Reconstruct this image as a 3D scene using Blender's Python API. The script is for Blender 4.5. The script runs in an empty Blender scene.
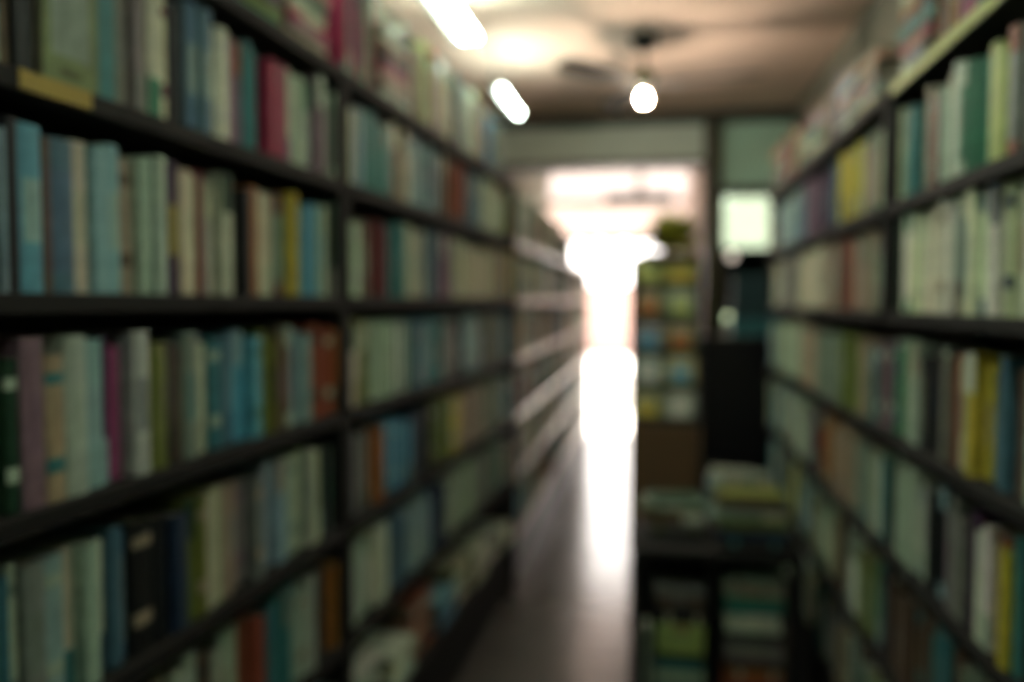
import bpy, math, random
from mathutils import Matrix, Vector
random.seed(11)
PI = math.pi
R = math.radians
S = bpy.context.scene
C = S.collection

# ------------------------------------------------------------------ camera
CAMH = 1.53
FPX = 850.0
YAW, PITCH = R(9.55), R(2.76)
cd = bpy.data.cameras.new('camera')
cam = bpy.data.objects.new('camera', cd); C.objects.link(cam)
cam.location = (0, 0, CAMH)
cam.rotation_euler = (PI/2 - PITCH, 0, YAW)
cd.sensor_width = 36.0
cd.lens = FPX / 1024 * 36
cd.clip_start = 0.02
cd.dof.use_dof = True
cd.dof.focus_distance = 0.62
cd.dof.aperture_fstop = 1.75
S.camera = cam

# ------------------------------------------------------------------ world, sun, exposure
w = bpy.data.worlds.new('world'); S.world = w; w.use_nodes = True
bg = w.node_tree.nodes['Background']
bg.inputs[0].default_value = (1.0, 0.93, 0.88, 1)
bg.inputs[1].default_value = 7.0
sd = bpy.data.lights.new('sun', 'SUN'); sd.energy = 50.0; sd.angle = R(2); sd.color = (1, .93, .84)
so = bpy.data.objects.new('sun', sd); C.objects.link(so)
so.rotation_euler = (R(-31), 0, R(-10)); so.location = (3, 14, 8)
vs = S.view_settings
vs.view_transform = 'Standard'; vs.look = 'None'; vs.gamma = 1; vs.use_curve_mapping = False
vs.exposure = 0.0
TUBE_E = 50.0

# ------------------------------------------------------------------ materials
def mat(name, col, rough=.6, metal=0, noise=0, scale=8, spec=.5, emis=None, es=0, trans=0, coat=0):
    m = bpy.data.materials.new(name); m.use_nodes = True
    nt = m.node_tree; b = nt.nodes['Principled BSDF']
    b.inputs['Base Color'].default_value = (*col, 1)
    b.inputs['Roughness'].default_value = rough
    b.inputs['Metallic'].default_value = metal
    b.inputs['Specular IOR Level'].default_value = spec
    b.inputs['Coat Weight'].default_value = coat
    if trans: b.inputs['Transmission Weight'].default_value = trans
    if emis:
        b.inputs['Emission Color'].default_value = (*emis, 1)
        b.inputs['Emission Strength'].default_value = es
    if noise:
        t = nt.nodes.new('ShaderNodeTexCoord'); n = nt.nodes.new('ShaderNodeTexNoise')
        n.inputs['Scale'].default_value = scale; n.inputs['Detail'].default_value = 5
        r = nt.nodes.new('ShaderNodeMix'); r.data_type = 'RGBA'
        r.inputs[6].default_value = (*[c*(1-noise) for c in col], 1)
        r.inputs[7].default_value = (*[min(1, c*(1+noise)) for c in col], 1)
        nt.links.new(t.outputs['Object'], n.inputs['Vector'])
        nt.links.new(n.outputs['Fac'], r.inputs[0]); nt.links.new(r.outputs[2], b.inputs['Base Color'])
    return m

M = dict(
    ceiling=mat('ceiling paint', (.90, .68, .57), .85, noise=.08, scale=1.3),
    wall=mat('wall paint', (.18, .18, .14), .85, noise=.1, scale=2),
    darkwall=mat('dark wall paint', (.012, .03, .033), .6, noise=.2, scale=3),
    partition=mat('pinkish wall paint', (.42, .30, .25), .8, noise=.1, scale=3),
    black=mat('black stained wood', (.0075, .007, .006), .7, noise=.3, scale=14, spec=.25),
    grey_shelf=mat('pale laminate shelf', (.44, .38, .33), .4, noise=.12, scale=9),
    grey_side=mat('dark grey laminate', (.05, .05, .045), .5, noise=.2, scale=9),
    header=mat('grey-green painted steel', (.62, .74, .66), .5, noise=.15, scale=4),
    beam=mat('dark beam paint', (.03, .032, .022), .6, noise=.2, scale=4),
    louver=mat('green painted louvre', (.56, .80, .68), .5, noise=.12, scale=5),
    olive=mat('olive painted post', (.035, .035, .012), .5, noise=.2, scale=5),
    metal=mat('dark metal', (.02, .02, .018), .4, metal=.6, noise=.2),
    batten=mat('grey enamel', (.22, .22, .2), .4, noise=.03),
    tube=mat('lit fluorescent tube', (.9, .95, .9), .4, emis=(.82, 1, .86), es=TUBE_E),
    globe=mat('lit glass globe', (.9, .85, .7), .3, emis=(1, .82, .62), es=760),
    glowgreen=mat('glowing pale green spot', (.8, .9, .6), .3, emis=(.80, 1, .58), es=2.2),
    glowpink=mat('glowing warm spot', (.8, .8, .7), .3, emis=(1, .85, .72), es=1.1),
    fanbody=mat('olive green enamel', (.10, .13, .035), .35, noise=.2, scale=20),
    blade=mat('dark brown fan blade', (.02, .015, .012), .85, noise=.3, scale=15),
    brown=mat('brown plywood', (.085, .05, .018), .6, noise=.25, scale=6),
    gloss_black=mat('gloss black enamel', (.004, .004, .005), .3, noise=.2),
    teal=mat('teal card', (.02, .11, .12), .5, noise=.2, scale=12),
    teal_dark=mat('dark teal cloth', (.006, .035, .04), .7, noise=.2, scale=12),
    awning=mat('pale pink awning canvas', (.26, .19, .17), .8, noise=.06, scale=10),
    street=mat('street wall plaster', (.34, .22, .19), .9, noise=.1, scale=2),
    card=mat('pale cardboard', (.62, .42, .33), .8, noise=.1, scale=8),
    cardw=mat('white cardboard', (.8, .78, .74), .8, noise=.06, scale=8),
    label_yellow=mat('yellow shelf label', (.30, .21, .02), .5, noise=.2, scale=30),
    label_green=mat('yellow-green shelf strip', (.34, .38, .08), .5, noise=.2, scale=30),
    foliage=mat('yellow-green leaves', (.34, .36, .05), .6, noise=.3, scale=12),
    terracotta=mat('brown clay pot', (.12, .05, .02), .7, noise=.2, scale=12),
)
# thin glass
def glass_mat(name, col):
    m = bpy.data.materials.new(name); m.use_nodes = True; nt = m.node_tree; nt.nodes.clear()
    o = nt.nodes.new('ShaderNodeOutputMaterial'); mx = nt.nodes.new('ShaderNodeMixShader')
    t = nt.nodes.new('ShaderNodeBsdfTransparent'); g = nt.nodes.new('ShaderNodeBsdfGlossy')
    t.inputs[0].default_value = (*col, 1); g.inputs['Roughness'].default_value = .08
    f = nt.nodes.new('ShaderNodeFresnel'); f.inputs[0].default_value = 1.45
    nt.links.new(f.outputs[0], mx.inputs[0]); nt.links.new(t.outputs[0], mx.inputs[1])
    nt.links.new(g.outputs[0], mx.inputs[2]); nt.links.new(mx.outputs[0], o.inputs[0])
    return m
M['glass_green'] = glass_mat('green tinted glass', (.80, .97, .86))
M['glass'] = glass_mat('sky-dimming glass', (.52, .48, .46))  # tint added to dim the bright sky behind transom and high window

# polished floor: grey terrazzo tiles with joints
def floor_mat():
    m = bpy.data.materials.new('polished grey floor tiles'); m.use_nodes = True
    nt = m.node_tree; b = nt.nodes['Principled BSDF']
    t = nt.nodes.new('ShaderNodeTexCoord'); br = nt.nodes.new('ShaderNodeTexBrick')
    br.offset = 0; br.inputs['Scale'].default_value = 1
    br.inputs['Brick Width'].default_value = .4; br.inputs['Row Height'].default_value = .4
    br.inputs['Mortar Size'].default_value = .003
    br.inputs['Color1'].default_value = (.085, .078, .068, 1); br.inputs['Color2'].default_value = (.07, .066, .06, 1)
    br.inputs['Mortar'].default_value = (.03, .028, .025, 1)
    n = nt.nodes.new('ShaderNodeTexNoise'); n.inputs['Scale'].default_value = 6; n.inputs['Detail'].default_value = 6
    mp = nt.nodes.new('ShaderNodeMapRange'); mp.inputs[3].default_value = .13; mp.inputs[4].default_value = .27
    nt.links.new(t.outputs['Object'], br.inputs['Vector']); nt.links.new(t.outputs['Object'], n.inputs['Vector'])
    nt.links.new(br.outputs['Color'], b.inputs['Base Color'])
    nt.links.new(n.outputs['Fac'], mp.inputs[0]); nt.links.new(mp.outputs[0], b.inputs['Roughness'])
    b.inputs['Specular IOR Level'].default_value = .6
    return m
M['floor'] = floor_mat()

# printed book material: colour comes from a per-face colour attribute, with wear noise
def book_mat():
    m = bpy.data.materials.new('printed paper'); m.use_nodes = True
    nt = m.node_tree; b = nt.nodes['Principled BSDF']
    a = nt.nodes.new('ShaderNodeAttribute'); a.attribute_name = 'col'
    t = nt.nodes.new('ShaderNodeTexCoord'); n = nt.nodes.new('ShaderNodeTexNoise')
    n.inputs['Scale'].default_value = 34; n.inputs['Detail'].default_value = 4
    mp = nt.nodes.new('ShaderNodeMapRange'); mp.inputs[1].default_value = .3; mp.inputs[2].default_value = .7
    mp.inputs[3].default_value = .72; mp.inputs[4].default_value = 1.15
    vm = nt.nodes.new('ShaderNodeVectorMath'); vm.operation = 'SCALE'
    nt.links.new(t.outputs['Object'], n.inputs['Vector']); nt.links.new(n.outputs['Fac'], mp.inputs[0])
    nt.links.new(a.outputs['Color'], vm.inputs[0]); nt.links.new(mp.outputs[0], vm.inputs['Scale'])
    nt.links.new(vm.outputs[0], b.inputs['Base Color'])
    b.inputs['Roughness'].default_value = .5; b.inputs['Specular IOR Level'].default_value = .35
    return m
M['book'] = book_mat()

# ------------------------------------------------------------------ mesh helpers
class MB:
    def __init__(s): s.v = []; s.f = []; s.c = []; s.smooth = []
    def add(s, vs, fs, cs=None, T=None, smooth=False):
        o = len(s.v)
        s.v += [tuple(T @ Vector(p)) if T is not None else tuple(p) for p in vs]
        s.f += [tuple(i+o for i in f) for f in fs]
        s.c += cs if cs else [(1, 1, 1)]*len(fs)
        s.smooth += [smooth]*len(fs)
        return s
    def box(s, x0, x1, y0, y1, z0, z1, T=None, c=None, bev=0):
        if bev:
            b = min(bev, (x1-x0)*.4, (y1-y0)*.4, (z1-z0)*.4)
            # chamfered box: three rings of corners
            pts = []
            for sx in (0, 1):
                for sy in (0, 1):
                    for sz in (0, 1):
                        X, Y, Z = (x0, x1)[sx], (y0, y1)[sy], (z0, z1)[sz]
                        dx, dy, dz = (b, -b)[sx], (b, -b)[sy], (b, -b)[sz]
                        pts += [(X, Y+dy, Z+dz), (X+dx, Y, Z+dz), (X+dx, Y+dy, Z)]
            I = lambda sx, sy, sz, k: (sx*4+sy*2+sz)*3+k
            fs = []
            fs += [(I(0,0,0,0), I(0,0,1,0), I(0,1,1,0), I(0,1,0,0)), (I(1,0,0,0), I(1,1,0,0), I(1,1,1,0), I(1,0,1,0))]
            fs += [(I(0,0,0,1), I(1,0,0,1), I(1,0,1,1), I(0,0,1,1)), (I(0,1,0,1), I(0,1,1,1), I(1,1,1,1), I(1,1,0,1))]
            fs += [(I(0,0,0,2), I(0,1,0,2), I(1,1,0,2), I(1,0,0,2)), (I(0,0,1,2), I(1,0,1,2), I(1,1,1,2), I(0,1,1,2))]
            for a in (0, 1):
                for c2 in (0, 1):
                    fs.append((I(a,c2,0,0), I(a,c2,0,1), I(a,c2,1,1), I(a,c2,1,0)))
                    fs.append((I(a,0,c2,0), I(a,0,c2,2), I(a,1,c2,2), I(a,1,c2,0)))
                    fs.append((I(0,a,c2,1), I(0,a,c2,2), I(1,a,c2,2), I(1,a,c2,1)))
            for sx in (0, 1):
                for sy in (0, 1):
                    for sz in (0, 1): fs.append((I(sx,sy,sz,0), I(sx,sy,sz,1), I(sx,sy,sz,2)))
            return s.add(pts, fs, [c or (1,1,1)]*len(fs), T)
        p = [(x0,y0,z0),(x1,y0,z0),(x1,y1,z0),(x0,y1,z0),(x0,y0,z1),(x1,y0,z1),(x1,y1,z1),(x0,y1,z1)]
        f = [(0,3,2,1),(4,5,6,7),(0,1,5,4),(1,2,6,5),(2,3,7,6),(3,0,4,7)]
        return s.add(p, f, [c or (1,1,1)]*6, T)
    def lathe(s, prof, n=20, T=None, smooth=True):
        v = []; f = []
        for r, z in prof:
            for k in range(n): v.append((r*math.cos(2*PI*k/n), r*math.sin(2*PI*k/n), z))
        for i in range(len(prof)-1):
            for k in range(n):
                f.append((i*n+k, i*n+(k+1)%n, (i+1)*n+(k+1)%n, (i+1)*n+k))
        f.append(tuple(range(n-1, -1, -1))); f.append(tuple((len(prof)-1)*n+k for k in range(n)))
        return s.add(v, f, None, T, smooth)
    def build(s, name, m, parent=None, col=False):
        me = bpy.data.meshes.new(name); me.from_pydata(s.v, [], s.f); me.update()
        for p, q in zip(me.polygons, s.smooth): p.use_smooth = q
        if col:
            a = me.color_attributes.new('col', 'FLOAT_COLOR', 'CORNER')
            buf = []
            for p, c in zip(me.polygons, s.c): buf += [c[0], c[1], c[2], 1.0]*p.loop_total
            a.data.foreach_set('color', buf)
        me.materials.append(m)
        import bmesh
        b = bmesh.new(); b.from_mesh(me); bmesh.ops.recalc_face_normals(b, faces=b.faces); b.to_mesh(me); b.free()
        o = bpy.data.objects.new(name, me); C.objects.link(o)
        if parent: o.parent = parent
        return o

def tag(o, label=None, cat=None, group=None, kind=None):
    if label: o['label'] = label
    if cat: o['category'] = cat
    if group: o['group'] = group
    if kind: o['kind'] = kind
    return o
def empty(name, loc, label, cat, rz=0, group=None):
    o = bpy.data.objects.new(name, None); C.objects.link(o)
    o.location = loc; o.rotation_euler = (0, 0, rz); o.empty_display_size = .1
    return tag(o, label, cat, group)
def struct(name, mb, m, label=None, parent=None):
    o = mb.build(name, m, parent)
    if not parent: tag(o, label, kind='structure')
    return o
def rotX(a): return Matrix.Rotation(a, 4, 'X')
def rotY(a): return Matrix.Rotation(a, 4, 'Y')
def rotZ(a): return Matrix.Rotation(a, 4, 'Z')
def tr(x, y, z): return Matrix.Translation((x, y, z))

# camera mathematics: where a world point falls in the photograph (used to read positions off it once)
CM = (Matrix.Translation((0, 0, CAMH)) @ Matrix.Rotation(YAW, 4, 'Z') @ Matrix.Rotation(PI/2-PITCH, 4, 'X')).inverted()
def proj(p):
    q = CM @ Vector(p)
    if q.z > -.02: return None
    return 512 + FPX*q.x/-q.z, 341 - FPX*q.y/-q.z, -q.z

# ------------------------------------------------------------------ the setting
CEIL = CAMH + 1.33
VB = 6.25      # header and beam between shop and front room
VF = 9.7       # shop front
WL, WR = -1.2, .95
struct('floor', MB().box(-1.6, 1.7, -1.6, VF, -.1, 0), M['floor'], 'polished grey floor of the aisle between the bookcases')
struct('ceiling', MB().box(-1.6, 1.4, -1.6, VB, CEIL, CEIL+.12), M['ceiling'], 'beige painted ceiling above the aisle')
wl = MB(); T = 4.4
pts = [(-1.24, -1.5), (-1.2, T), (-1.2, VF)]
for (a, b) in zip(pts, pts[1:]):
    wl.add([(a[0],a[1],0),(b[0],b[1],0),(b[0],b[1],3.3),(a[0],a[1],3.3),(a[0]-.12,a[1],0),(b[0]-.12,b[1],0),(b[0]-.12,b[1],3.3),(a[0]-.12,a[1],3.3)],
           [(0,1,2,3),(4,7,6,5),(0,3,7,4),(1,5,6,2),(3,2,6,7),(0,4,5,1)])
struct('wall_left', wl, M['wall'], 'painted wall behind the left bookcases')
struct('wall_right', MB().box(WR, WR+.12, -1.5, VB+.02, 0, 3.2), M['wall'], 'painted wall behind the right bookcases')
WR2 = 1.55
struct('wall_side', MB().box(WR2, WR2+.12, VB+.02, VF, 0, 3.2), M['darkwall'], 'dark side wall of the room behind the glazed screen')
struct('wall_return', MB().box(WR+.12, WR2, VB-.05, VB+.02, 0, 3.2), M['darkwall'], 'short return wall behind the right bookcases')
struct('wall_back', MB().box(-1.3, 1.1, -1.6, -1.5, 0, CEIL), M['wall'], 'wall at the back end of the aisle')
struct('ceiling', MB().box(-1.6, 1.7, VB, VF, 3.2, 3.32), M['ceiling'], 'higher ceiling of the front part beyond the beam')
# beam (dark strip) and header box of steel
struct('trim_1', MB().box(WL, WR, VB-.08, VB+.02, CEIL-.075, CEIL, bev=.01), M['beam'], 'dark beam where the ceiling meets the header')
hd = MB().box(WL, .335, VB-.02, VB+.3, CAMH+1.0, CEIL-.075)
hd.box(WL, .335, VB+.02, VB+.3, CEIL-.075, 3.2)
struct('wall_header', hd, M['header'], 'grey-green steel header above the passage to the street door')
struct('trim_2', MB().box(WL, .335, VB-.05, VB+.3, CAMH+.965, CAMH+1.0, bev=.008), M['beam'], 'dark lower edge strip of the grey-green header')
# partition right of the passage and the post at its near end
struct('wall_partition', MB().box(.355, .43, VB+.1, VF, 0, 3.2), M['partition'], 'pinkish side wall of the passage beyond the post')
struct('trim_3', MB().box(.335, .45, VB-.1, VB+.1, 0, CEIL-.075, bev=.008), M['olive'], 'dark olive post at the right of the passage')
# louvre + glazed screen right of the post
lv = MB()
z0, z1 = CAMH+.80, CEIL-.075
n = 12
for k in range(n):
    z = z0 + (z1-z0)*(k+.5)/n
    lv.box(.45, WR, -.018, .018, -.014, .014, T=tr(0, VB, z) @ rotX(R(-50)))
lv.box(.45, WR, VB+.02, VB+.05, z0, 3.2)
struct('wall_louvre', lv, M['louver'], 'green slatted panel above the glazed screen right of the post')
wf = MB()
for b_ in ((.45, .475, 0, CAMH+.80), (WR-.03, WR, 0, CAMH+.80)): wf.box(b_[0], b_[1], VB-.03, VB+.03, b_[2], b_[3], bev=.004)
for zz in (CAMH+.755, CAMH-.02, 0): wf.box(.475, WR-.03, VB-.03, VB+.03, zz, zz+.045, bev=.004)
fr = struct('window_2', wf, M['metal'], 'glazed dark-framed screen right of the post')
struct('pane', MB().box(.475, WR-.03, VB-.004, VB+.004, CAMH+.025, CAMH+.755), M['glass_green'], parent=fr)
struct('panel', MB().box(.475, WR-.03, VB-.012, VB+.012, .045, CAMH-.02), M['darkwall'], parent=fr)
# shop front: opening to the street, transom lights above, dark wall with high window on the right
ZT0, ZT1 = CAMH+1.12, CAMH+1.46
ft = MB()
ft.box(WL, .355, VF-.1, VF+.1, ZT1, 3.3)
ft.box(WL, .355, VF-.06, VF+.06, ZT0-.06, ZT0)
ft.box(-.21, -.15, VF-.05, VF+.05, ZT0, ZT1)
struct('wall_front', ft, M['partition'], 'front wall above the street opening')
struct('window_1', MB().box(-1.2, -.21, VF-.004, VF+.004, ZT0, ZT1), M['glass'], 'left transom light above the street opening')
struct('window_3', MB().box(-.15, .355, VF-.004, VF+.004, ZT0, ZT1), M['glass'], 'right transom light above the street opening')
fw = MB()
wz0, wz1 = CAMH+.57, CAMH+1.14
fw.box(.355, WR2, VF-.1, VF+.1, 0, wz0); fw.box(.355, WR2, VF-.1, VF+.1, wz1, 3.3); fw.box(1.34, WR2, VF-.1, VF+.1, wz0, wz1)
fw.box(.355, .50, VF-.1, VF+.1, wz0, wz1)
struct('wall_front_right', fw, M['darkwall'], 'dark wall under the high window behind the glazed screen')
struct('window_4', MB().box(.50, 1.34, VF-.004, VF+.004, wz0, wz1), M['glass'], 'high bright window behind the glazed screen')
# outside
struct('ground', MB().box(-14, 14, VF, 40, -.12, -.02), mat('sunlit pale pavement', (.55, .52, .48), .7, noise=.12, scale=1.5), 'bright pavement and street outside')
struct('wall_street', MB().box(-14, 14, 24, 24.4, -.02, 1.95), M['street'], 'low pinkish brick wall across the street')

# awning with scalloped valance
aw = empty('awning', (0, VF+.1, 0), 'pale pink awning with scalloped valance outside the street opening', 'awning')
a = MB()
y1, zt, zb = 1.3, CAMH+1.14, CAMH+.82
a.add([(-1.3, 0, zt), (.5, 0, zt), (.5, y1, zb), (-1.3, y1, zb), (-1.3, 0, zt+.012), (.5, 0, zt+.012), (.5, y1, zb+.012), (-1.3, y1, zb+.012)],
      [(0,3,2,1),(4,5,6,7),(0,1,5,4),(1,2,6,5),(2,3,7,6),(3,0,4,7)])
a.build('canopy', M['awning'], aw)
a = MB(); n = 72; ns = 6
vv = []
for i in range(n+1):
    x = -1.3+1.8*i/n
    d = .06+.045*abs(math.sin(PI*ns*i/n))
    vv += [(x, y1, zb), (x, y1, zb-d), (x, y1+.006, zb), (x, y1+.006, zb-d)]
ff = []
for i in range(n):
    o = 4*i
    ff += [(o, o+1, o+5, o+4), (o+2, o+6, o+7, o+3), (o+1, o+3, o+7, o+5), (o, o+4, o+6, o+2)]
a.add(vv, ff); a.build('valance', M['awning'], aw)
for x in (-1.28, .48):
    MB().lathe([(.012, 0), (.012, 1.3)], 8, T=tr(x, 0, zb-.1) @ rotX(-PI/2)).build('arm', M['metal'], aw)
# dark bar hung above the opening
sg = empty('air_curtain', (-.18, VF-.25, CAMH+1.05), 'long dark bar hung above the street opening', 'air curtain')
MB().box(-.37, .37, -.1, .1, -.02, .11, bev=.02).build('casing', M['metal'], sg)
for x in (-.25, .25): MB().box(x-.012, x+.012, .08, .19, .03, .07).build('bracket', M['metal'], sg)
# cartons out on the pavement
def carton(x, y, z, w_, d_, h_, m, rz, label):
    o = empty('carton', (x, y, z), label, 'box', rz, 'cartons outside the door')
    MB().box(-w_/2, w_/2, -d_/2, d_/2, 0, h_, bev=.004).build('body', m, o)
    MB().box(-.03, .03, -d_/2-.001, d_/2+.001, h_*.7, h_+.001).build('tape', M['cardw'], o)
carton(-.42, 12.6, -.02, .5, .42, .5, M['cardw'], -.12, 'white cardboard carton on the bright pavement outside')

# ------------------------------------------------------------------ lamps
def tube_lamp(u, v, label, L=1.2, drop=.18, side=-1, twin=False):
    t = empty('fluorescent_lamp', (u, v, CEIL), label, 'ceiling lamp', 0, 'fluorescent tubes')
    D = drop; sd_ = side
    MB().box(min(sd_*.05, sd_*.024), max(sd_*.05, sd_*.024), -L/2-.02, L/2+.02, -D-.014, -D+.014, bev=.005).build('batten', M['batten'], t)
    MB().lathe([(.012, -L/2+.01), (.0125, 0), (.012, L/2-.01)], 14, T=tr(0, 0, -D) @ rotX(PI/2)).build('tube', M['tube'], t)
    if twin: MB().lathe([(.012, -L/2+.01), (.0125, 0), (.012, L/2-.01)], 14, T=tr(-sd_*.055, 0, -D) @ rotX(PI/2)).build('tube', M['tube'], t)  # second tube added to widen the white glow at this lamp
    for s in (-1, 1):
        MB().box(min(sd_*.05, -sd_*(.067 if twin else .012)), max(sd_*.05, -sd_*(.067 if twin else .012)), s*L/2-.01, s*L/2+.01, -D-.016, -D+.016, bev=.004).build('lamp_holder', M['batten'], t)
        MB().lathe([(.005, -D+.01), (.005, 0)], 8, T=tr(sd_*.037, s*L*.38, 0)).build('hanger', M['batten'], t)
    return t
tube_lamp(-.78, 4.56, 'short lit fluorescent tube over the left bookcases, farthest one beside the beam', L=.64, drop=.26)
tube_lamp(-.84, 3.12, 'lit fluorescent tube over the left bookcases, next nearer than the one by the beam', twin=True)
tube_lamp(-.84, 1.57, 'lit fluorescent tube over the near left bookcase, out of view above')
tube_lamp(.80, 2.2, 'unseen fluorescent tube added over the near right bookcase to brighten ceiling and left books', side=1)  # added lamp out of view, lights the ceiling and the left books
tube_lamp(.15, .5, 'unseen fluorescent tube added over the aisle near the camera as fill light')  # added out-of-view lamp, fill for the left shelves

fan = empty('ceiling_fan', (-.065, 4.40, CEIL), 'olive ceiling fan with dark blades and one lit globe below the beige ceiling', 'ceiling fan')
MB().lathe([(.03, -.07), (.06, -.045), (.07, -.01), (.07, 0)], 20).build('canopy', M['black'], fan)
MB().lathe([(.011, -.17), (.011, -.05)], 12).build('rod', M['olive'], fan)
MB().lathe([(.02, -.262), (.045, -.255), (.058, -.235), (.055, -.20), (.035, -.18), (.015, -.165)], 24).build('motor_housing', M['fanbody'], fan)
MB().lathe([(.008, -.336), (.017, -.332), (.0225, -.318), (.018, -.303), (.011, -.295), (.009, -.285)], 20).build('light_globe', M['globe'], fan)
MB().lathe([(.013, -.285), (.013, -.262)], 12).build('lamp_holder', M['black'], fan)
MB().lathe([(.05, -.266), (.056, -.262), (.056, -.252), (.05, -.248)], 24).build('glare_plate', M['black'], fan)  # black plate added to keep bulb glare off the motor underside
for k in range(3):
    ang = R(-10+120*k)
    br = MB().box(.04, .2, -.012, .012, -.252, -.244, T=rotZ(ang), bev=.002).build('blade_bracket', M['metal'], fan)
    bl = MB(); out = []
    for (x, y) in [(.17, -.045), (.3, -.06), (.5, -.068), (.57, -.05), (.59, 0), (.57, .05), (.5, .068), (.3, .06), (.17, .045)]: out.append((x, y))
    nn = len(out)
    vv = [(x, y, 0) for x, y in out]+[(x, y, .007) for x, y in out]
    bl.add(vv, [tuple(range(nn-1, -1, -1)), tuple(range(nn, 2*nn))]+[(i, (i+1) % nn, (i+1) % nn+nn, i+nn) for i in range(nn)],
           T=rotZ(ang) @ tr(0, 0, -.243) @ rotX(R(11)))
    bl.build('blade', M['blade'], fan)

def glow_point(p, m, r, label):  # glowing bulb set in for a round spot of light
    o = empty('light_point', p, label, 'lamp', 0, 'small round points of light by the screen')
    MB().lathe([(r*.75, 0), (r*.75, .02)], 14, T=rotX(PI/2)).build('base', M['batten'], o)
    MB().lathe([(r*.3, .015), (r*.8, .02), (r, .02+r*.7), (r*.8, .02+r*1.4), (r*.25, .02+r*1.75)], 16, T=rotX(PI/2)).build('bulb', m, o)
glow_point((.52, VB-.03, CAMH-.13), M['glowgreen'], .034, 'round pale green point of light low on the screen right of the post')
glow_point((.53, VB-.03, CAMH+.31), M['glowpink'], .032, 'dimmer round warm point of light higher on the screen right of the post')

# ------------------------------------------------------------------ books
PAL = {
 'cream': (.52,.53,.36), 'mint': (.42,.52,.39), 'sage': (.20,.26,.20), 'aqua': (.28,.42,.44),
 'azure': (.10,.34,.46), 'slate': (.07,.16,.21), 'teal': (.045,.20,.20), 'green': (.03,.20,.11), 'olive': (.14,.17,.03),
 'yellow': (.55,.45,.05), 'orange': (.36,.13,.025), 'rust': (.26,.065,.03), 'maroon': (.13,.015,.02), 'crimson': (.30,.02,.06),
 'magenta': (.30,.06,.16), 'mauve': (.20,.12,.16), 'purple': (.05,.02,.06), 'tan': (.36,.29,.20), 'brown': (.12,.075,.045),
 'grey': (.19,.19,.17), 'black': (.012,.013,.014), 'navy': (.015,.035,.07), 'white': (.62,.66,.55), 'ivory': (.74,.80,.58), 'lime': (.38,.46,.12), 'forest': (.012,.05,.025),
}
WTS = [('cream',12),('mint',16),('sage',9),('aqua',9),('azure',2.5),('slate',5),('teal',7),('green',3),('olive',3),('yellow',1.6),
       ('orange',1.5),('rust',2),('maroon',2),('crimson',.8),('magenta',.8),('mauve',2),('purple',1.5),('tan',6),('brown',5),('grey',5),('black',8),('navy',3.5),('white',5),('forest',2)]
NAMES = [a for a, b in WTS]; WW = [b for a, b in WTS]
PAGE = (.22, .20, .14)
for _k in PAL: PAL[_k] = tuple(c*.95 for c in PAL[_k])
def rc(): return random.choices(NAMES, WW)[0]

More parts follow.
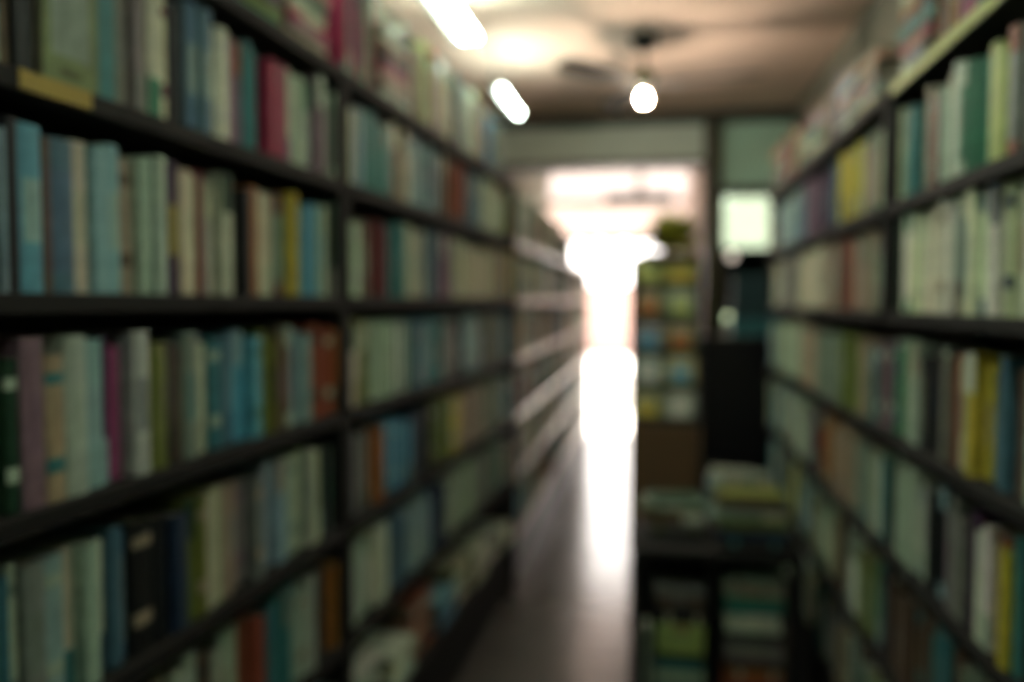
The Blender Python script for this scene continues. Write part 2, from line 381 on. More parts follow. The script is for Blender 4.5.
def cover_geo(mb, sp, T=None):
    """cover of one book: rounded spine towards -Y, boards along X faces. local box 0..t, 0..d, 0..h"""
    t, d, h, seed = sp['t'], sp['d'], sp['h'], sp['seed']
    rr = random.Random(seed)
    base = PAL[sp['col']]; acc = PAL[sp['acc']]
    j = [rr.uniform(.88, 1.1) for _ in range(3)]
    base = tuple(a*b for a, b in zip(base, j))
    th = min(.0025, t*.12); bul = min(.004, t*.16)
    cuts = [0, .07, .13, .20, .30, .42, .55, .68, .80, .88, .94, 1]
    style = sp['style']
    # profile across the thickness
    xs = [0, .12, .3, .5, .7, .88, 1]
    ys = [bul, bul*.35, .0004, 0, .0004, bul*.35, bul]
    prof = [(x*t, y) for x, y in zip(xs, ys)]
    inner = [(th + x*(t-2*th), y+th) for x, y in zip(xs, ys)]
    V = []; F = []; Cc = []
    nz = len(cuts)
    for z in cuts:
        for x, y in prof: V.append((x, y, z*h))
    npf = len(prof)
    mix = lambda a, b, k: tuple(p*(1-k)+q*k for p, q in zip(a, b))
    for i in range(nz-1):
        zc = (cuts[i]+cuts[i+1])/2
        for k in range(npf-1):
            c = base
            mid = 0 < k < npf-2
            if style == 1 and .30 < zc < .68 and mid: c = mix(base, acc, .55)
            if style == 2 and (zc > .80 or zc < .13): c = acc
            if style == 3 and zc < .30: c = acc
            if style == 4 and zc > .68: c = acc
            if style == 5 and ((.20 < zc < .30) or (.80 < zc < .88)): c = acc
            if style == 6 and (k % 2 == 1) and .13 < zc < .80: c = mix(base, acc, .4)
            F.append((i*npf+k, i*npf+k+1, (i+1)*npf+k+1, (i+1)*npf+k)); Cc.append(c)
    # boards
    o = len(V)
    for z in (0, h):
        V += [(0, bul, z), (0, d, z), (th, d, z), (th, bul+th, z), (t-th, bul+th, z), (t-th, d, z), (t, d, z), (t, bul, z)]
    side = mix(base, acc, .25) if style in (1, 6) else base
    for a, b_ in ((0,1),(1,2),(2,3),(3,4),(4,5),(5,6),(6,7)):
        F.append((o+a, o+b_, o+b_+8, o+a+8)); Cc.append(side)
    for zo in (0, 8):
        F.append((o+zo, o+zo+1, o+zo+2, o+zo+3)); F.append((o+zo+4, o+zo+5, o+zo+6, o+zo+7)); Cc += [base, base]
        row = 0 if zo == 0 else (nz-1)*npf
        F.append(tuple(row+k for k in range(npf))+(o+zo+4, o+zo+3)); Cc.append(base)
    # printed patch on face-out front covers
    if sp.get('face'):
        e = .0004
        for (x0, z0_, x1, z1_, cc) in ((.12, .74, .88, .90, mix(acc, PAL['white'], .4)), (.15, .18, .85, .62, acc), (.3, .06, .7, .11, mix(base, PAL['black'], .6))):
            o = len(V)
            y0_, y1_ = bul+x0*(d-bul), bul+x1*(d-bul)
            V += [(-e, y0_, z0_*h), (-e, y1_, z0_*h), (-e, y1_, z1_*h), (-e, y0_, z1_*h)]
            F.append((o, o+1, o+2, o+3)); Cc.append(cc)
    mb.add(V, F, Cc, T)
def pages_geo(mb, sp, T=None):
    t, d, h = sp['t'], sp['d'], sp['h']
    th = min(.0025, t*.12); bul = min(.004, t*.16); e = .003
    mb.box(th+.0002, t-th-.0002, bul+th+.0003, d-e, e, h-e, T=T, c=PAGE)

SPECS = []
def add_book(t, h, d, Mx, col, where, order=None, acc=None, style=None, state='', face=False, nb=None, extra='', force=False):
    if acc is None:
        acc = col if random.random() < .5 else rc()
    if style is None: style = random.choice([0, 1, 1, 2, 3, 4, 5, 6, 1, 5])
    s = dict(t=t, h=h, d=d, M=Mx, col=col, acc=acc, style=style, where=where, order=order, state=state, face=face,
             nb=nb, extra=extra, seed=random.random(), force=force)
    c = Mx @ Vector((t/2, 0, h/2)); p = proj(c)
    s['score'] = 0
    if p and -40 < p[0] < 1064 and -60 < p[1] < 742: s['score'] = max(t, .012)*(h if not face else h*4)/p[2]**2
    SPECS.append(s); return s

class Unit:
    """a bookcase front line: origin, direction along shelf e, outward normal n (to the aisle)"""
    def __init__(s, P0, P1, left, name):
        a, b = Vector((*P0, 0)), Vector((*P1, 0))
        s.o = a; s.L = (b-a).length; s.e = (b-a).normalized()
        s.y = Vector((-s.e.y, s.e.x, 0)); s.name = name; s.left = left   # +y goes into the case
        s.M = Matrix(((s.e.x, s.y.x, 0, a.x), (s.e.y, s.y.y, 0, a.y), (0, 0, 1, 0), (0, 0, 0, 1)))
        s.rz = math.atan2(s.e.y, s.e.x)
    def s_of_px(s, x, h):
        best = None
        lo, hi = 0, s.L
        f = lambda q: proj(s.M @ Vector((q, .02, h)))
        # march
        N = 400; prev = None
        for i in range(N+1):
            q = s.L*i/N; p = f(q)
            if p is None: prev = None; continue
            if prev is not None and (prev[0]-x)*(p[0]-x) <= 0:
                k = (x-prev[0])/(p[0]-prev[0]) if p[0] != prev[0] else 0
                return prev[1]+(q-prev[1])*k
            prev = (p[0], q)
        return None

ORD = ['', 'first','second','third','fourth','fifth','sixth','seventh','eighth','ninth','tenth','eleventh','twelfth','thirteenth','fourteenth','fifteenth','sixteenth','seventeenth','eighteenth','nineteenth']
def ordw(n):
    if n < 20: return ORD[n]
    T_ = {2:'twent',3:'thirt',4:'fort',5:'fift',6:'sixt',7:'sevent',8:'eight',9:'ninet'}[n//10 % 10] if n < 100 else 'hundred'
    if n >= 100: return 'hundred-and-'+ordw(n-100) if n > 100 else 'hundredth'
    return T_+'ieth' if n % 10 == 0 else T_+'y-'+ORD[n % 10]

def fill_row(U, hz, where, seq=(), hmin=.195, hmax=.245, gap=.27, s_from=.03, s_to=None, tmin=.012, tmax=.042, dens=1.0, sb=(0, .03)):
    """stand books on the board at height hz"""
    s_to = (U.L-.03) if s_to is None else s_to
    items = []   # (s0, s1, col, opts)
    for it in seq:
        a, b, col = it[0], it[1], it[2]; opt = it[3] if len(it) > 3 else {}
        hm = hz+.11
        sa, sb_ = U.s_of_px(a, hm), U.s_of_px(b, hm)
        if sa is None or sb_ is None: continue
        sa, sb_ = min(sa, sb_), max(sa, sb_)
        items.append([sa, sb_, col, dict(opt)])
    items.sort(key=lambda q: q[0])
    # resolve overlaps
    out = []; cur = s_from
    for it in items:
        it[0] = max(it[0], cur+.0006)
        if it[1]-it[0] < .007 or it[1] > s_to: continue
        if it[0]-cur > .011: out += rand_run(cur, it[0]-.0006, tmin, tmax, dens, hmin, hmax)
        w_ = it[1]-it[0]; n_ = 1
        if w_ > .055 and not it[3].get('face') : n_ = int(round(w_/.036))
        for k in range(n_):
            a0 = it[0]+w_*k/n_; a1 = it[0]+w_*(k+1)/n_-.0006
            o = dict(it[3]); out.append([a0, a1, it[2], o])
        cur = it[1]
    if s_to-cur > .012: out += rand_run(cur+.0006, s_to, tmin, tmax, dens, hmin, hmax)
    recs = []
    for i, (a, b, col, opt) in enumerate(out):
        h = opt.get('h') or min(gap-.01, random.uniform(hmin, hmax)); d = opt.get('d') or random.uniform(.135, .175)
        y = random.uniform(*sb)
        lean = opt.get('lean', 0)
        if opt.get('face'):
            # front cover turned to the aisle
            t = .02; d2 = min(b-a-.002, .17)
            Mx = U.M @ tr(a+.001, y, hz+.0005) @ Matrix(((0, 1, 0, 0), (1, 0, 0, 0), (0, 0, 1, 0), (0, 0, 0, 1)))
            # local x (thickness) -> into case, local y (depth) -> along shelf ; mirrored frame: flip by swapping order
            Mx = U.M @ tr(a+.001+d2, y, hz+.0005) @ rotZ(PI/2)   # x->y(into case), y->-x
            r_ = add_book(t, h, d2, Mx, col, where, i, acc=opt.get('acc'), style=opt.get('st', 1), face=True, state='facing out')
        elif lean:
            t = opt['t']
            Mx = U.M @ tr(a, y, hz+.0005+ (t*abs(math.sin(lean)) if lean > 0 else 0)) @ rotY(lean)
            r_ = add_book(t, h, d, Mx, col, where, i, acc=opt.get('acc'), style=opt.get('st'), state='leaning')
        else:
            t = b-a
            r_ = add_book(t, h, d, U.M @ tr(a, y, hz+.0005), col, where, i, acc=opt.get('acc'), style=opt.get('st'))
        recs.append(r_)
    for i, r_ in enumerate(recs):
        r_['nb'] = (recs[i-1]['col'] if i else None, recs[i+1]['col'] if i+1 < len(recs) else None)
        r_['num'] = len(recs)-i if U.left else i+1
    return recs

def rand_run(a, b, tmin, tmax, dens, hmin, hmax):
    out = []; cur = a; runcol = None; runn = 0
    while cur < b-.011:
        if runn > 0: runn -= 1; col, hh, tt, st, ac = runcol
        else:
            col = rc(); hh = random.uniform(hmin, hmax); tt = random.uniform(tmin, tmax); st = random.choice([0, 1, 2, 3, 4, 5, 6]); ac = rc()
            if random.random() < .13: runn = random.randint(1, 5)
            runcol = (col, hh, tt, st, ac)
        if random.random() > dens: cur += random.uniform(.02, .07); continue
        q = random.random()
        if q < .05 and b-cur > .22:
            # a few books leaning back over a gap: lean towards smaller s (top moves to -s)
            th = R(random.uniform(5, 11)); k = random.randint(2, 4); h = random.uniform(hmin, hmax)
            t_ = random.uniform(.014, .026)
            start = cur + h*math.sin(th)+.001
            for m_ in range(k):
                s0 = start + m_*(t_/math.cos(th)+.0006)
                out.append([s0, s0+t_, rc(), dict(lean=-th, t=t_, h=h*random.uniform(.97, 1))])
            cur = start + k*(t_/math.cos(th)+.0006)+.003
            # foot clearance
            cur += t_*0
            continue
        t = min(tt*random.uniform(.95, 1.05), b-cur)
        if t < .009: break
        out.append([cur, cur+t-.0006, col, dict(h=hh*random.uniform(.99, 1.01), st=st, acc=ac)])
        cur += t+ (random.uniform(0, .002))
    return out

def flat_stack(x, y, z, Mbase, n, where, extra, cols=None, hmin=.19, hmax=.25, dmin=.14, dmax=.18, tmin=.012, tmax=.035, zmax=9, jit=.012, rot=4, force=False):
    """books lying flat, spine to local -Y of Mbase; x,y = centre of the front edge of the pile"""
    zz = z; recs = []
    for k in range(n):
        t = random.uniform(tmin, tmax); h = random.uniform(hmin, hmax); d = random.uniform(dmin, dmax)
        if zz+t > zmax: break
        col = cols[k % len(cols)] if cols else rc()
        Mx = Mbase @ tr(x+random.uniform(-jit, jit), y+random.uniform(0, jit), zz+.0004) @ tr(0, d/2, 0) @ rotZ(R(random.uniform(-rot, rot))) @ tr(-h/2, -d/2, t) @ rotY(PI/2)
        r_ = add_book(t, h, d, Mx, col, where, k, state='lying flat', extra=extra, force=force)
        r_['stackn'] = k+1; recs.append(r_)
        zz += t+.0008
    return zz

def bookcase(U, levels, label, mat_shelf, mat_side, depth=.24, bth=.03, strips=(), recess=None):
    o = empty('bookcase', (U.o.x, U.o.y, 0), label, 'bookcase', U.rz)
    top = levels[0]
    for s0 in (0, U.L-.025):
        p = MB().box(s0, s0+.025, -.005, depth, recess or 0, top-bth, bev=.002)
        if recess: p.box(s0, s0+.025, .208, depth, 0, recess-.0005)
        p.build('side_panel', mat_side, o)
    MB().box(0, U.L, depth, depth+.008, .02, top-bth).build('back_panel', M['black'], o)
    for i, z in enumerate(levels):
        a, b = (0, U.L) if i == 0 else (.0255, U.L-.0255)
        if recess and 0 < i and z < recess:
            MB().box(0, U.L, -.012, .2075, z-bth, z, bev=.002).build('shelf', mat_shelf, o); continue
        MB().box(a, b, -.012, depth-.0005, z-bth, z, bev=.002).build('shelf', mat_shelf, o)
    MB().box(.0255, U.L-.0255, .02, .035, 0, levels[-1]-bth).build('plinth', mat_side, o)
    for (s0, s1, z, m_, lab) in strips:
        p = MB().box(s0, s1, -.0145, -.0125, z-bth+.003, z-.001).build('shelf_label', m_, o); p['label'] = lab
    return o

LV = [CAMH+q for q in (.60, .312, .01, -.295, -.60, -.91, -1.235, -1.45)]
LV = LV[:7]
RV = [CAMH+q for q in (.55, .25, -.03, -.345, -.65, -.955, -1.28)]
SN = ['top', 'highest shelf', 'second shelf', 'third shelf', 'fourth shelf', 'fifth shelf', 'bottom shelf']
def uA(v): return -.90+.0418*v
A0 = Unit((uA(-.05), -.05), (uA(2.145), 2.145), True, 'near left bookcase')
A1 = Unit((uA(2.15), 2.15), (uA(4.36), 4.36), True, 'middle left bookcase')
B0 = Unit((-.718, 4.375), (-.718, 6.1), True, 'far left bookcase')
B1 = Unit((-.712, 6.60), (-.712, 9.3), True, 'farthest left bookcase')
R0 = Unit((.605, 2.385), (.605, .0), False, 'near right bookcase')
R1 = Unit((.60, 4.70), (.60, 2.39), False, 'far right bookcase')
# far cases butt together: keep them in one line
B0 = Unit((-.718, 4.375), (-.718, 6.85), True, 'far left bookcase')
B1 = Unit((-.718, 6.86), (-.718, 9.3), True, 'farthest left bookcase')
sy = A0.s_of_px(-2, LV[1]-.015); sy1 = A0.s_of_px(72, LV[1]-.015)
bookcase(A0, LV, 'black wooden bookcase packed with books, nearest on the left', M['black'], M['black'],
         strips=[(sy, sy1, LV[1], M['label_yellow'], 'yellow shelf label')])
bookcase(A1, LV, 'black wooden bookcase in the middle of the left row', M['black'], M['black'])
bookcase(B0, LV[1:], 'pale-edged bookcase in the left row, just past the black ones', M['grey_shelf'], M['grey_side'])
bookcase(B1, LV[1:], 'pale-edged bookcase at the street end of the left row', M['grey_shelf'], M['grey_side'])
g0 = R0.s_of_px(905, RV[0]); g1 = R0.L-.05
bookcase(R0, RV, 'black wooden bookcase packed with pale books, nearest on the right', M['black'], M['black'],
         strips=[(g0, g1, RV[0], M['label_green'], 'yellow-green shelf strip')], recess=RV[2])
bookcase(R1, RV, 'black wooden bookcase at the far end of the right row', M['black'], M['black'], recess=RV[2])

def Z1(lst, k=2.006, off=0):   # pixel boundaries measured in an enlarged crop
    return [((a/k)+off, (b/k)+off, c, *(x,)) if x else ((a/k)+off, (b/k)+off, c) for (a, b, c, x) in [(q+(None,))[:4] if len(q) == 3 else q for q in lst]]
row1 = Z1([(0,15,'brown'),(15,55,'black'),(58,176,'olive',dict(face=True, acc='sage', h=.235)),(178,196,'black'),(198,240,'teal'),(241,286,'grey'),(288,340,'cream'),(341,370,'black'),
           (371,415,'slate'),(416,455,'white'),(456,492,'mauve'),(492,525,'teal'),(526,576,'crimson'),(577,618,'mint'),(620,676,'sage',dict(face=True, acc='forest', h=.22))])
row2 = Z1([(0,10,'aqua'),(11,36,'black'),(37,84,'azure'),(84,102,'brown'),(103,150,'slate'),(151,186,'cream'),(187,240,'aqua'),(241,275,'tan'),(276,320,'mint'),
           (321,345,'purple'),(346,388,'cream'),(389,412,'maroon'),(413,457,'cream'),(458,492,'black'),(493,510,'orange'),(511,548,'cream'),(549,578,'sage'),(579,606,'yellow'),(608,636,'azure'),(637,668,'magenta')])
row3 = Z1([(-30,0,'olive'),(0,28,'forest'),(29,76,'mauve'),(78,116,'tan'),(117,160,'mint'),(161,205,'aqua'),(206,221,'purple'),(222,252,'magenta'),(254,286,'mint'),(287,325,'olive'),
           (326,342,'black'),(343,361,'brown'),(362,390,'sage'),(391,421,'cream'),(422,444,'teal'),(445,474,'slate'),(475,515,'azure'),(516,546,'olive'),(547,584,'brown'),(585,616,'aqua'),(618,660,'rust'),(662,690,'black')], 1.994)
row4 = Z1([(-40,-2,'teal'),(0,18,'teal'),(19,42,'mint'),(43,86,'sage'),(87,125,'aqua'),(127,155,'cream'),(156,185,'mint'),(186,214,'cream'),(216,260,'slate'),(261,300,'black'),(301,330,'black'),(331,360,'navy'),
           (361,398,'olive'),(399,438,'cream'),(440,480,'tan'),(481,530,'grey'),(532,580,'aqua'),(582,630,'cream'),(631,654,'black'),(655,685,'orange')], 1.994)
row5 = Z1([(200,240,'aqua'),(241,280,'sage'),(281,340,'cream'),(345,400,'mint'),(401,426,'brown'),(428,480,'mint'),(482,530,'rust'),(531,572,'teal'),(574,620,'mint'),(621,640,'black'),(641,680,'olive')], 1.994)
for i, seq in ((1,row1),(2,row2),(3,row3),(4,row4),(5,row5)):
    fill_row(A0, LV[i], (A0, i), seq, hmin=.212, hmax=.242)
fill_row(A0, LV[6], (A0, 6), hmin=.2, hmax=.24)
m1 = Z1([(50,62,'aqua'),(63,118,'teal'),(119,131,'maroon'),(132,162,'cream'),(163,215,'aqua'),(216,245,'brown'),(246,270,'rust'),(271,300,'slate'),(301,345,'mint'),(346,392,'teal')], 2.007, 330)
m2 = Z1([(48,62,'white'),(63,80,'brown'),(81,120,'maroon'),(121,148,'teal'),(149,190,'cream'),(191,215,'slate'),(216,245,'mauve'),(246,320,'cream'),(321,350,'tan'),(351,375,'slate')], 2.007, 330)
m3 = Z1([(42,78,'olive'),(79,150,'mint'),(151,180,'slate'),(181,215,'teal'),(216,240,'grey'),(241,262,'black'),(263,300,'aqua'),(301,345,'grey')], 1.994, 330)
m4 = Z1([(42,80,'grey'),(81,106,'orange'),(107,155,'azure'),(156,180,'navy'),(181,205,'black'),(206,235,'olive'),(236,262,'yellow'),(263,300,'tan'),(301,345,'sage'),(346,385,'teal')], 1.994, 330)
m5 = Z1([(42,75,'mint'),(76,120,'white'),(121,145,'slate'),(146,200,'aqua'),(201,222,'navy'),(223,280,'mint'),(281,330,'sage')], 1.994, 330)
for i, seq in ((1,m1),(2,m2),(3,m3),(4,m4),(5,m5)):
    fill_row(A1, LV[i], (A1, i), seq, hmin=.20, hmax=.24)
for U in (B0, B1):
    for i in range(2, 7): fill_row(U, LV[i], (U, i), hmin=.18, hmax=.24, tmin=.015)
# bottom shelf of the middle left case: piles lying flat and spilling forward
ss = .05; k = 0
pc = [['mint','cream','white'], ['white','mint','grey'], ['mint','white','cream'], ['rust','maroon','tan'], ['azure','azure','navy'], ['cream','white','olive']]
while ss < A1.L-.25:
    k += 1
    flat_stack(ss+.125, -.008+.02*(k % 2), LV[6], A1.M, random.randint(5, 8), (A1, 6), k, cols=pc[k % len(pc)] , zmax=LV[6]+.25)
    ss += .262

# right rows
q1 = Z1([(531,560,'black'),(490,530,'sage'),(452,489,'lime'),(411,450,'green'),(372,410,'mint'),(347,370,'maroon'),(325,346,'tan'),(301,324,'teal'),(275,300,'mint')], 2.007, 760)
q2 = Z1([(531,600,'ivory',dict(h=.245)),(490,530,'cream',dict(h=.245)),(432,489,'ivory',dict(h=.245)),(406,431,'sage'),(350,405,'ivory',dict(h=.245)),(291,349,'ivory',dict(h=.245)),(246,290,'aqua',dict(h=.24))], 2.007, 760)  # ivory covers brightened to carry the stronger light on this row
q3 = Z1([(500,526,'brown'),(456,497,'slate'),(426,455,'yellow'),(402,425,'cream'),(386,401,'rust'),(355,385,'grey'),(325,354,'black'),(291,324,'mint'),(270,290,'green'),(246,269,'grey'),(232,245,'maroon')], 1.99, 760)
q4 = Z1([(511,540,'teal'),(493,510,'yellow'),(474,492,'rust'),(441,473,'white'),(416,440,'purple'),(371,415,'grey'),(336,370,'black'),(301,335,'mint'),(266,300,'mint'),(232,265,'mint')], 1.99, 760)
q5 = Z1([(480,520,'sage'),(440,479,'cream'),(400,439,'sage'),(380,399,'brown'),(340,379,'teal'),(271,339,'brown'),(236,270,'grey')], 1.99, 760)
for i, seq in ((1,q1),(2,q2),(3,q3),(4,q4),(5,q5)):
    fill_row(R0, RV[i], (R0, i), seq, hmin=.205, hmax=.245, gap=.262, **(dict(s_from=.002, s_to=R0.L-.002) if i > 2 else {}))
fill_row(R0, RV[6], (R0, 6), hmin=.2, hmax=.24)
p1 = Z1([(201,236,'tan'),(166,200,'yellow'),(144,165,'slate'),(120,143,'purple'),(98,119,'mauve'),(70,97,'slate'),(45,69,'aqua')], 2.007, 760)
p2 = Z1([(192,232,'tan'),(176,191,'rust'),(160,175,'brown'),(132,159,'tan'),(105,131,'cream'),(80,104,'cream'),(50,79,'grey'),(20,49,'mauve')], 2.007, 760)
p3 = Z1([(200,228,'tan'),(165,199,'olive'),(120,164,'sage'),(80,119,'tan'),(40,79,'mint')], 1.99, 760)
p4 = Z1([(192,228,'sage'),(150,191,'tan'),(121,149,'orange'),(101,120,'purple'),(61,100,'mint')], 1.99, 760)
for i, seq in ((1,p1),(2,p2),(3,p3),(4,p4)):
    fill_row(R1, RV[i], (R1, i), seq, hmin=.20, hmax=.24, gap=.26, **(dict(s_from=.002, s_to=R1.L-.002) if i > 2 else {}))
for i in (5, 6): fill_row(R1, RV[i], (R1, i), hmin=.2, hmax=.24, gap=.26)

HEAP = ['rust','ivory','crimson','olive','teal','mint','crimson','brown','slate','magenta','tan','green','lime','grey','mauve','black','azure','orange','sage','navy','forest','cream']
# heaps on top of the cases
def top_heap(U, z, hi, cols=None, s0=.03, s1=None):
    s = s0; s1 = s1 or U.L-.03; k = 0
    while s < s1-.26:
        if random.random() < .55:
            k += 1
            flat_stack(s+.13, .0, z, U.M, random.randint(6, 13), (U, 0), k, cols=random.sample(HEAP, 14), zmax=z+hi*random.uniform(.75, 1.05))
            s += .27
        else:
            ln = random.uniform(.18, .34); e1 = min(s+ln, s1)
            col = random.choice(['tan', 'crimson', 'mint', 'olive', 'white', 'brown', 'mauve', 'teal'])
            rec = []
            while s < e1-.03:
                t = random.uniform(.014, .04)
                rec.append(add_book(t-.0006, random.uniform(hi*.72, hi*.97), random.uniform(.16, .2), U.M @ tr(s, random.uniform(0, .03), z+.0005), random.choice([col, random.choice(HEAP), random.choice(HEAP)]), (U, 0), 0))
                s += t
            for i, r_ in enumerate(rec):
                r_['nb'] = (rec[i-1]['col'] if i else None, rec[i+1]['col'] if i+1 < len(rec) else None)
            s += .012
for U, hi in ((A0, .30), (A1, .31)): top_heap(U, LV[0], hi)
fill_row(B0, LV[1], (B0, 1), hmin=.2, hmax=.29, gap=.5, tmin=.02)
fill_row(B1, LV[1], (B1, 1), hmin=.16, hmax=.24, gap=.5, tmin=.02, s_to=.7)
for U, hi in ((R0, .26), (R1, .24)): top_heap(U, RV[0], hi)
# number standing books on the tops
for U in (A0, A1, B0, B1, R0, R1):
    rs = [r_ for r_ in SPECS if r_['where'] == (U, 0) and not r_['extra']]
    rs.sort(key=lambda r_: -proj(r_['M'] @ Vector((0, 0, 0)))[2] if proj(r_['M'] @ Vector((0, 0, 0))) else 0)
    for i, r_ in enumerate(rs): r_['num'] = i+1

# books laid flat on top of rows (seen as the lit slivers under a board)
# ------------------------------------------------------------------ low table with stacks, right side of the aisle
TX0, TX1, TY0, TY1, TH = -.075, .50, 2.92, 3.42, .675
tb = empty('display_table', ((TX0+TX1)/2, (TY0+TY1)/2, 0), 'low black open display table piled with books at the foot of the right bookcases', 'table')
hx, hy = (TX1-TX0)/2, (TY1-TY0)/2
MB().box(-hx, hx, -hy, hy, TH-.035, TH, bev=.004).build('table_top', M['black'], tb)
MB().box(-hx+.04, hx-.04, -hy+.01, hy-.01, .10, .125, bev=.003).build('shelf', M['black'], tb)
for sx in (-1, 1):
    for sy_ in (-1, 1):
        x = sx*(hx-.02); y = sy_*(hy-.02)
        MB().box(x-.02, x+.02, y-.02, y+.02, 0, TH-.035, bev=.003).build('leg', M['black'], tb)
MB().box(-.01, .01, -hy+.02, hy-.04, .125, TH-.035, bev=.002).build('divider', M['black'], tb)
MB().box(-hx+.04, hx-.04, hy-.03, hy-.02, .125, TH-.035).build('back_panel', M['black'], tb)
I4 = Matrix.Identity(4)
cx_ = (TX0+TX1)/2
def tstack(x, y, z, n, nm, cols=None, **k): flat_stack(x, y, z, I4, n, nm, None, cols=cols, **k)
tstack(cx_-.118, TY0+.045, .126, 12, 'left pile inside the low table', ['teal','teal','mint','teal','forest','lime','lime','lime','black','black','brown','grey'], hmin=.15, hmax=.175, tmin=.03, tmax=.037, zmax=.575, jit=.004, rot=2, force=True)
tstack(cx_+.13, TY0+.045, .126, 14, 'right pile inside the low table', ['rust','rust','rust','orange','black','grey','grey','black','white','white','teal','green','tan','sage'], hmin=.18, hmax=.2, tmin=.029, tmax=.034, zmax=.60, jit=.004, rot=2, force=True)
add_book(.02, .235, .16, tr(TX0+.045, TY0+.05, .1265), 'mint', 'low table', 0, style=0, force=True)
SPECS[-1]['lab'] = 'mint book standing upright at the left inside the low table'
tstack(TX0+.14, TY0+.16, TH, 6, 'left pile atop the low table', ['black','grey','brown','olive','sage','forest'], hmin=.2, hmax=.24, zmax=TH+.16)
tstack(TX0+.41, TY0+.06, TH, 7, 'right pile atop the low table', ['black','navy','olive','sage','grey','brown','olive'], hmin=.22, hmax=.25, zmax=TH+.19)
# pile of books on the floor between table and the right case, beyond the table
tstack(.39, 3.60, 0, 34, 'tall floor pile behind the low table', ['navy','grey','olive','slate','brown','azure','sage','black'], hmin=.2, hmax=.24, zmax=.80)
tstack(.38, 4.15, 0, 34, 'floor pile near the far right bookcase', None, hmin=.2, hmax=.26, zmax=.70)

# ------------------------------------------------------------------ display stand with face-out books, on a brown cabinet
DX0, DX1, DY0, DY1 = -.145, .265, 5.02, 5.32
ds = empty('display_stand', ((DX0+DX1)/2, (DY0+DY1)/2, 0), 'narrow stand of coloured face-out books on a brown base, right of the aisle', 'display stand')
hx, hy = (DX1-DX0)/2, (DY1-DY0)/2
MB().box(-hx, hx, -hy, hy, .04, .80, bev=.004).build('base_cabinet', M['brown'], ds)
MB().box(-hx+.02, hx-.02, -hy+.02, hy-.02, 0, .04).build('plinth', M['black'], ds)
MB().box(-hx, hx, hy-.02, hy, .80, 1.80, bev=.003).build('back_panel', M['foliage'], ds)
for q in (-1, 1): MB().box(min(q*hx, q*(hx-.012)), max(q*hx, q*(hx-.012)), -hy, hy-.021, .80, 1.76, bev=.003).build('side_panel', M['black'], ds)
tiers = [.82, 1.02, 1.22, 1.42, 1.62]
for i, z in enumerate(tiers):
    yy = -hy+.02+i*.035
    MB().box(-hx+.0125, hx-.0125, yy-.01, hy-.0215, z-.014, z, bev=.002).build('tier', M['black'], ds)
    MB().box(-hx+.0125, hx-.0125, yy-.014, yy-.010, z-.014, z+.025).build('lip', M['metal'], ds)
tc = [['teal','sage'],['teal','yellow'],['rust','green'],['green','slate'],['olive','lime']]
for i, z in enumerate(tiers):
    yy = DY0+.02+i*.035
    for j in range(2):
        wd = .17; h = .17
        x0 = DX0+.022+j*.19
        # cover faces the aisle's near end; thickness goes away from the camera and leans back
        Mx = tr(x0+wd, yy+.004, z+.002) @ rotX(R(-7)) @ rotZ(PI/2)
        add_book(.016, h, wd, Mx, tc[i][j], 'stand', i, acc=['yellow','white','azure','orange','lime'][(i+j) % 5], style=1, state='facing out', face=True,
                 extra=None, force=True)
        SPECS[-1]['lab'] = '%s book facing out on the %s tier of the display stand, %s side' % (tc[i][j], ['lowest','second-lowest','middle','second-highest','highest'][i], ['left','right'][j])
# loose plant on top of the stand
pp = empty('potted_plant', (.09, 5.2, 1.80), 'yellow-green leafy plant in a clay pot on top of the display stand', 'plant')
MB().box(-.16, .16, -.10, .1, 0, .012).build('saucer', M['terracotta'], pp)
MB().lathe([(.04, .012), (.055, .07), (.06, .09), (.05, .09)], 16).build('pot', M['terracotta'], pp)
lf = MB(); rr = random.Random(4)
for k in range(320):
    az = rr.uniform(0, 2*PI); el = rr.uniform(-.5, 1.2); L = rr.uniform(.10, .21); wd = .019
    T_ = tr(rr.uniform(-.03, .03), rr.uniform(-.02, .02), .09) @ rotZ(az) @ rotY(-el)
    lf.add([(0, 0, 0), (L*.4, -wd, .004), (L*.8, -wd*.7, 0), (L, 0, -.01), (L*.8, wd*.7, 0), (L*.4, wd, .004), (L*.5, 0, -.003)],
           [(0, 1, 6), (1, 2, 6), (2, 3, 6), (3, 4, 6), (4, 5, 6), (5, 0, 6)], T=T_)
lf.build('foliage', M['foliage'], pp)

# tall gloss black cabinet between stand and right bookcase
cb = empty('cabinet', (.46, 5.25, 0), 'gloss black cabinet between the display stand and the right bookcase', 'cabinet')
MB().box(-.19, .26, -.22, .2, .05, 1.32, bev=.006).build('body', M['gloss_black'], cb)
MB().box(-.17, .24, -.24, -.2205, .09, 1.30, bev=.004).build('door', M['gloss_black'], cb)
MB().box(-.15, -.138, -.262, -.24, .6, .85, bev=.003).build('handle', M['metal'], cb)
MB().box(-.17, .24, -.19, .18, 0, .05).build('plinth', M['gloss_black'], cb)
bx_ = empty('storage_box', (.57, 5.25, 1.32), 'teal cardboard box lying on the gloss black cabinet', 'box')
MB().box(-.13, .15, -.12, .12, 0, .085, bev=.003).build('body', M['teal'], bx_)
MB().box(-.135, .155, -.125, .125, .07, .1, bev=.003).build('lid', M['teal'], bx_)
bx_ = empty('cloth_bundle', (.57, 5.25, 1.421), 'dark teal folded cloth stacked on the teal box', 'cloth')
for q in range(5): MB().box(-.12, .13, -.10, .11, .052*q, .052*q+.05, bev=.012).build('fold', M['teal_dark'], bx_)

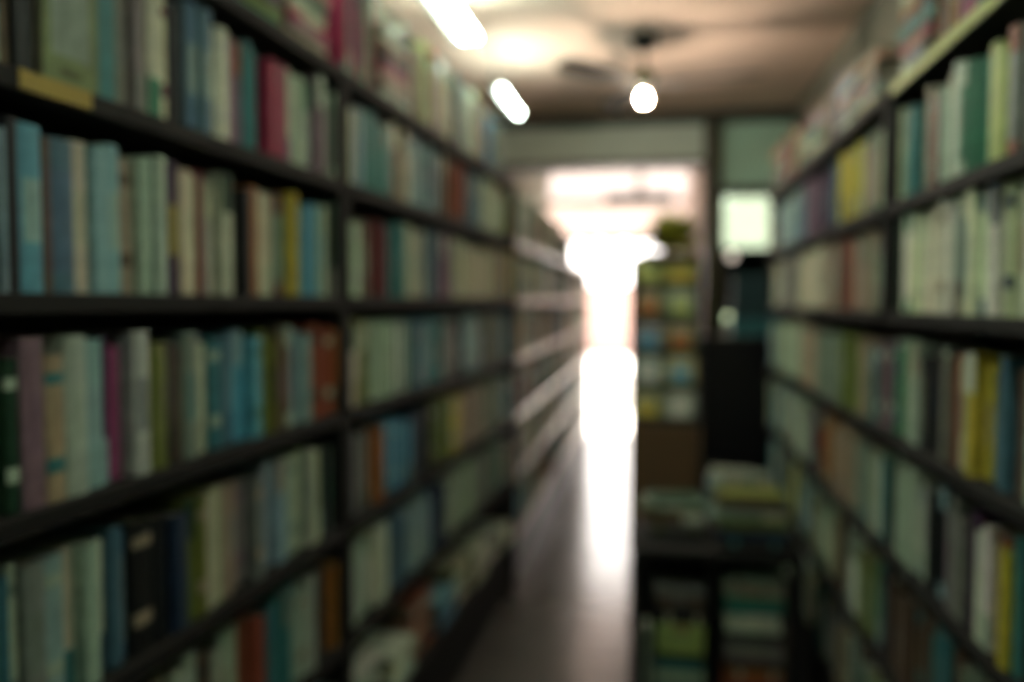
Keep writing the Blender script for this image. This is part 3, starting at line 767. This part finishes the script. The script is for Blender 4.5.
# ------------------------------------------------------------------ make the books
inview = sorted([s for s in SPECS if s['score'] > 0], key=lambda s: (not s['force'], -s['score']))
chosen = set(id(s) for s in inview[:300])
def whereword(s):
    wv = s['where']
    if isinstance(wv, str): return wv
    U, i = wv
    return U, i
used = set()
rest = MB(); nind = 0
def art(n): return n
for s in SPECS:
    if id(s) not in chosen:
        cover_geo(rest, s, s['M']); pages_geo(rest, s, s['M']); continue
    mb = MB(); cover_geo(mb, s)
    o = mb.build('book', M['book'], None, col=True); o.matrix_world = s['M']
    pg = MB(); pages_geo(pg, s); p = pg.build('pages', M['book'], o, col=True)
    col = s['col']; size = 'thin ' if s['t'] < .017 else ('thick ' if s['t'] > .036 else '')
    wv = s['where']; cands = []
    if s.get('lab'): cands = [s['lab']]; grp = 'books on the %s' % ('display stand' if s['where'] == 'stand' else 'low table')
    elif isinstance(wv, str):
        cands = ['%s book, %s from the bottom of the %s' % (col, ordw(s['stackn']), wv)]; grp = 'books in the '+wv
    else:
        U, i = wv
        if s['extra']:
            pl = ('atop %s' % U.name) if i == 0 else ('in %s\'s bottom shelf' % U.name)
            cands = ['%s book %s from bottom of %s stack %s' % (col, ordw(s['stackn']), ordw(s['extra']), pl)]
            grp = 'books lying flat %s' % pl
        else:
            sh = '%s\'s %s' % (U.name, SN[i]); grp = 'books on the %s' % sh
            a, b_ = s['nb'] if s['nb'] else (None, None)
            st = s['state']+' ' if s['state'] == 'leaning' else ''
            fo = ' facing out' if s['face'] else ''
            if not U.left: a, b_ = a, b_
            if a and b_: cands.append('%s%s%s book%s between %s and %s ones, %s' % (st, size, col, fo, a, b_, sh))
            end = 'far end'
            num = s.get('num', 1)
            cands.append('%s%s book%s, %s from the far end of the %s' % (st, col, fo, ordw(num), sh))
    for lab in cands:
        if lab not in used: break
    used.add(lab)
    tag(o, lab, 'book', grp); nind += 1
ro = rest.build('books', M['book'], None, col=True)
tag(ro, 'the many smaller blurred books filling the farther parts of the shelves', 'books', kind='stuff')
print('books', len(SPECS), 'in view', len(inview), 'individual', nind, 'labels', len(used))
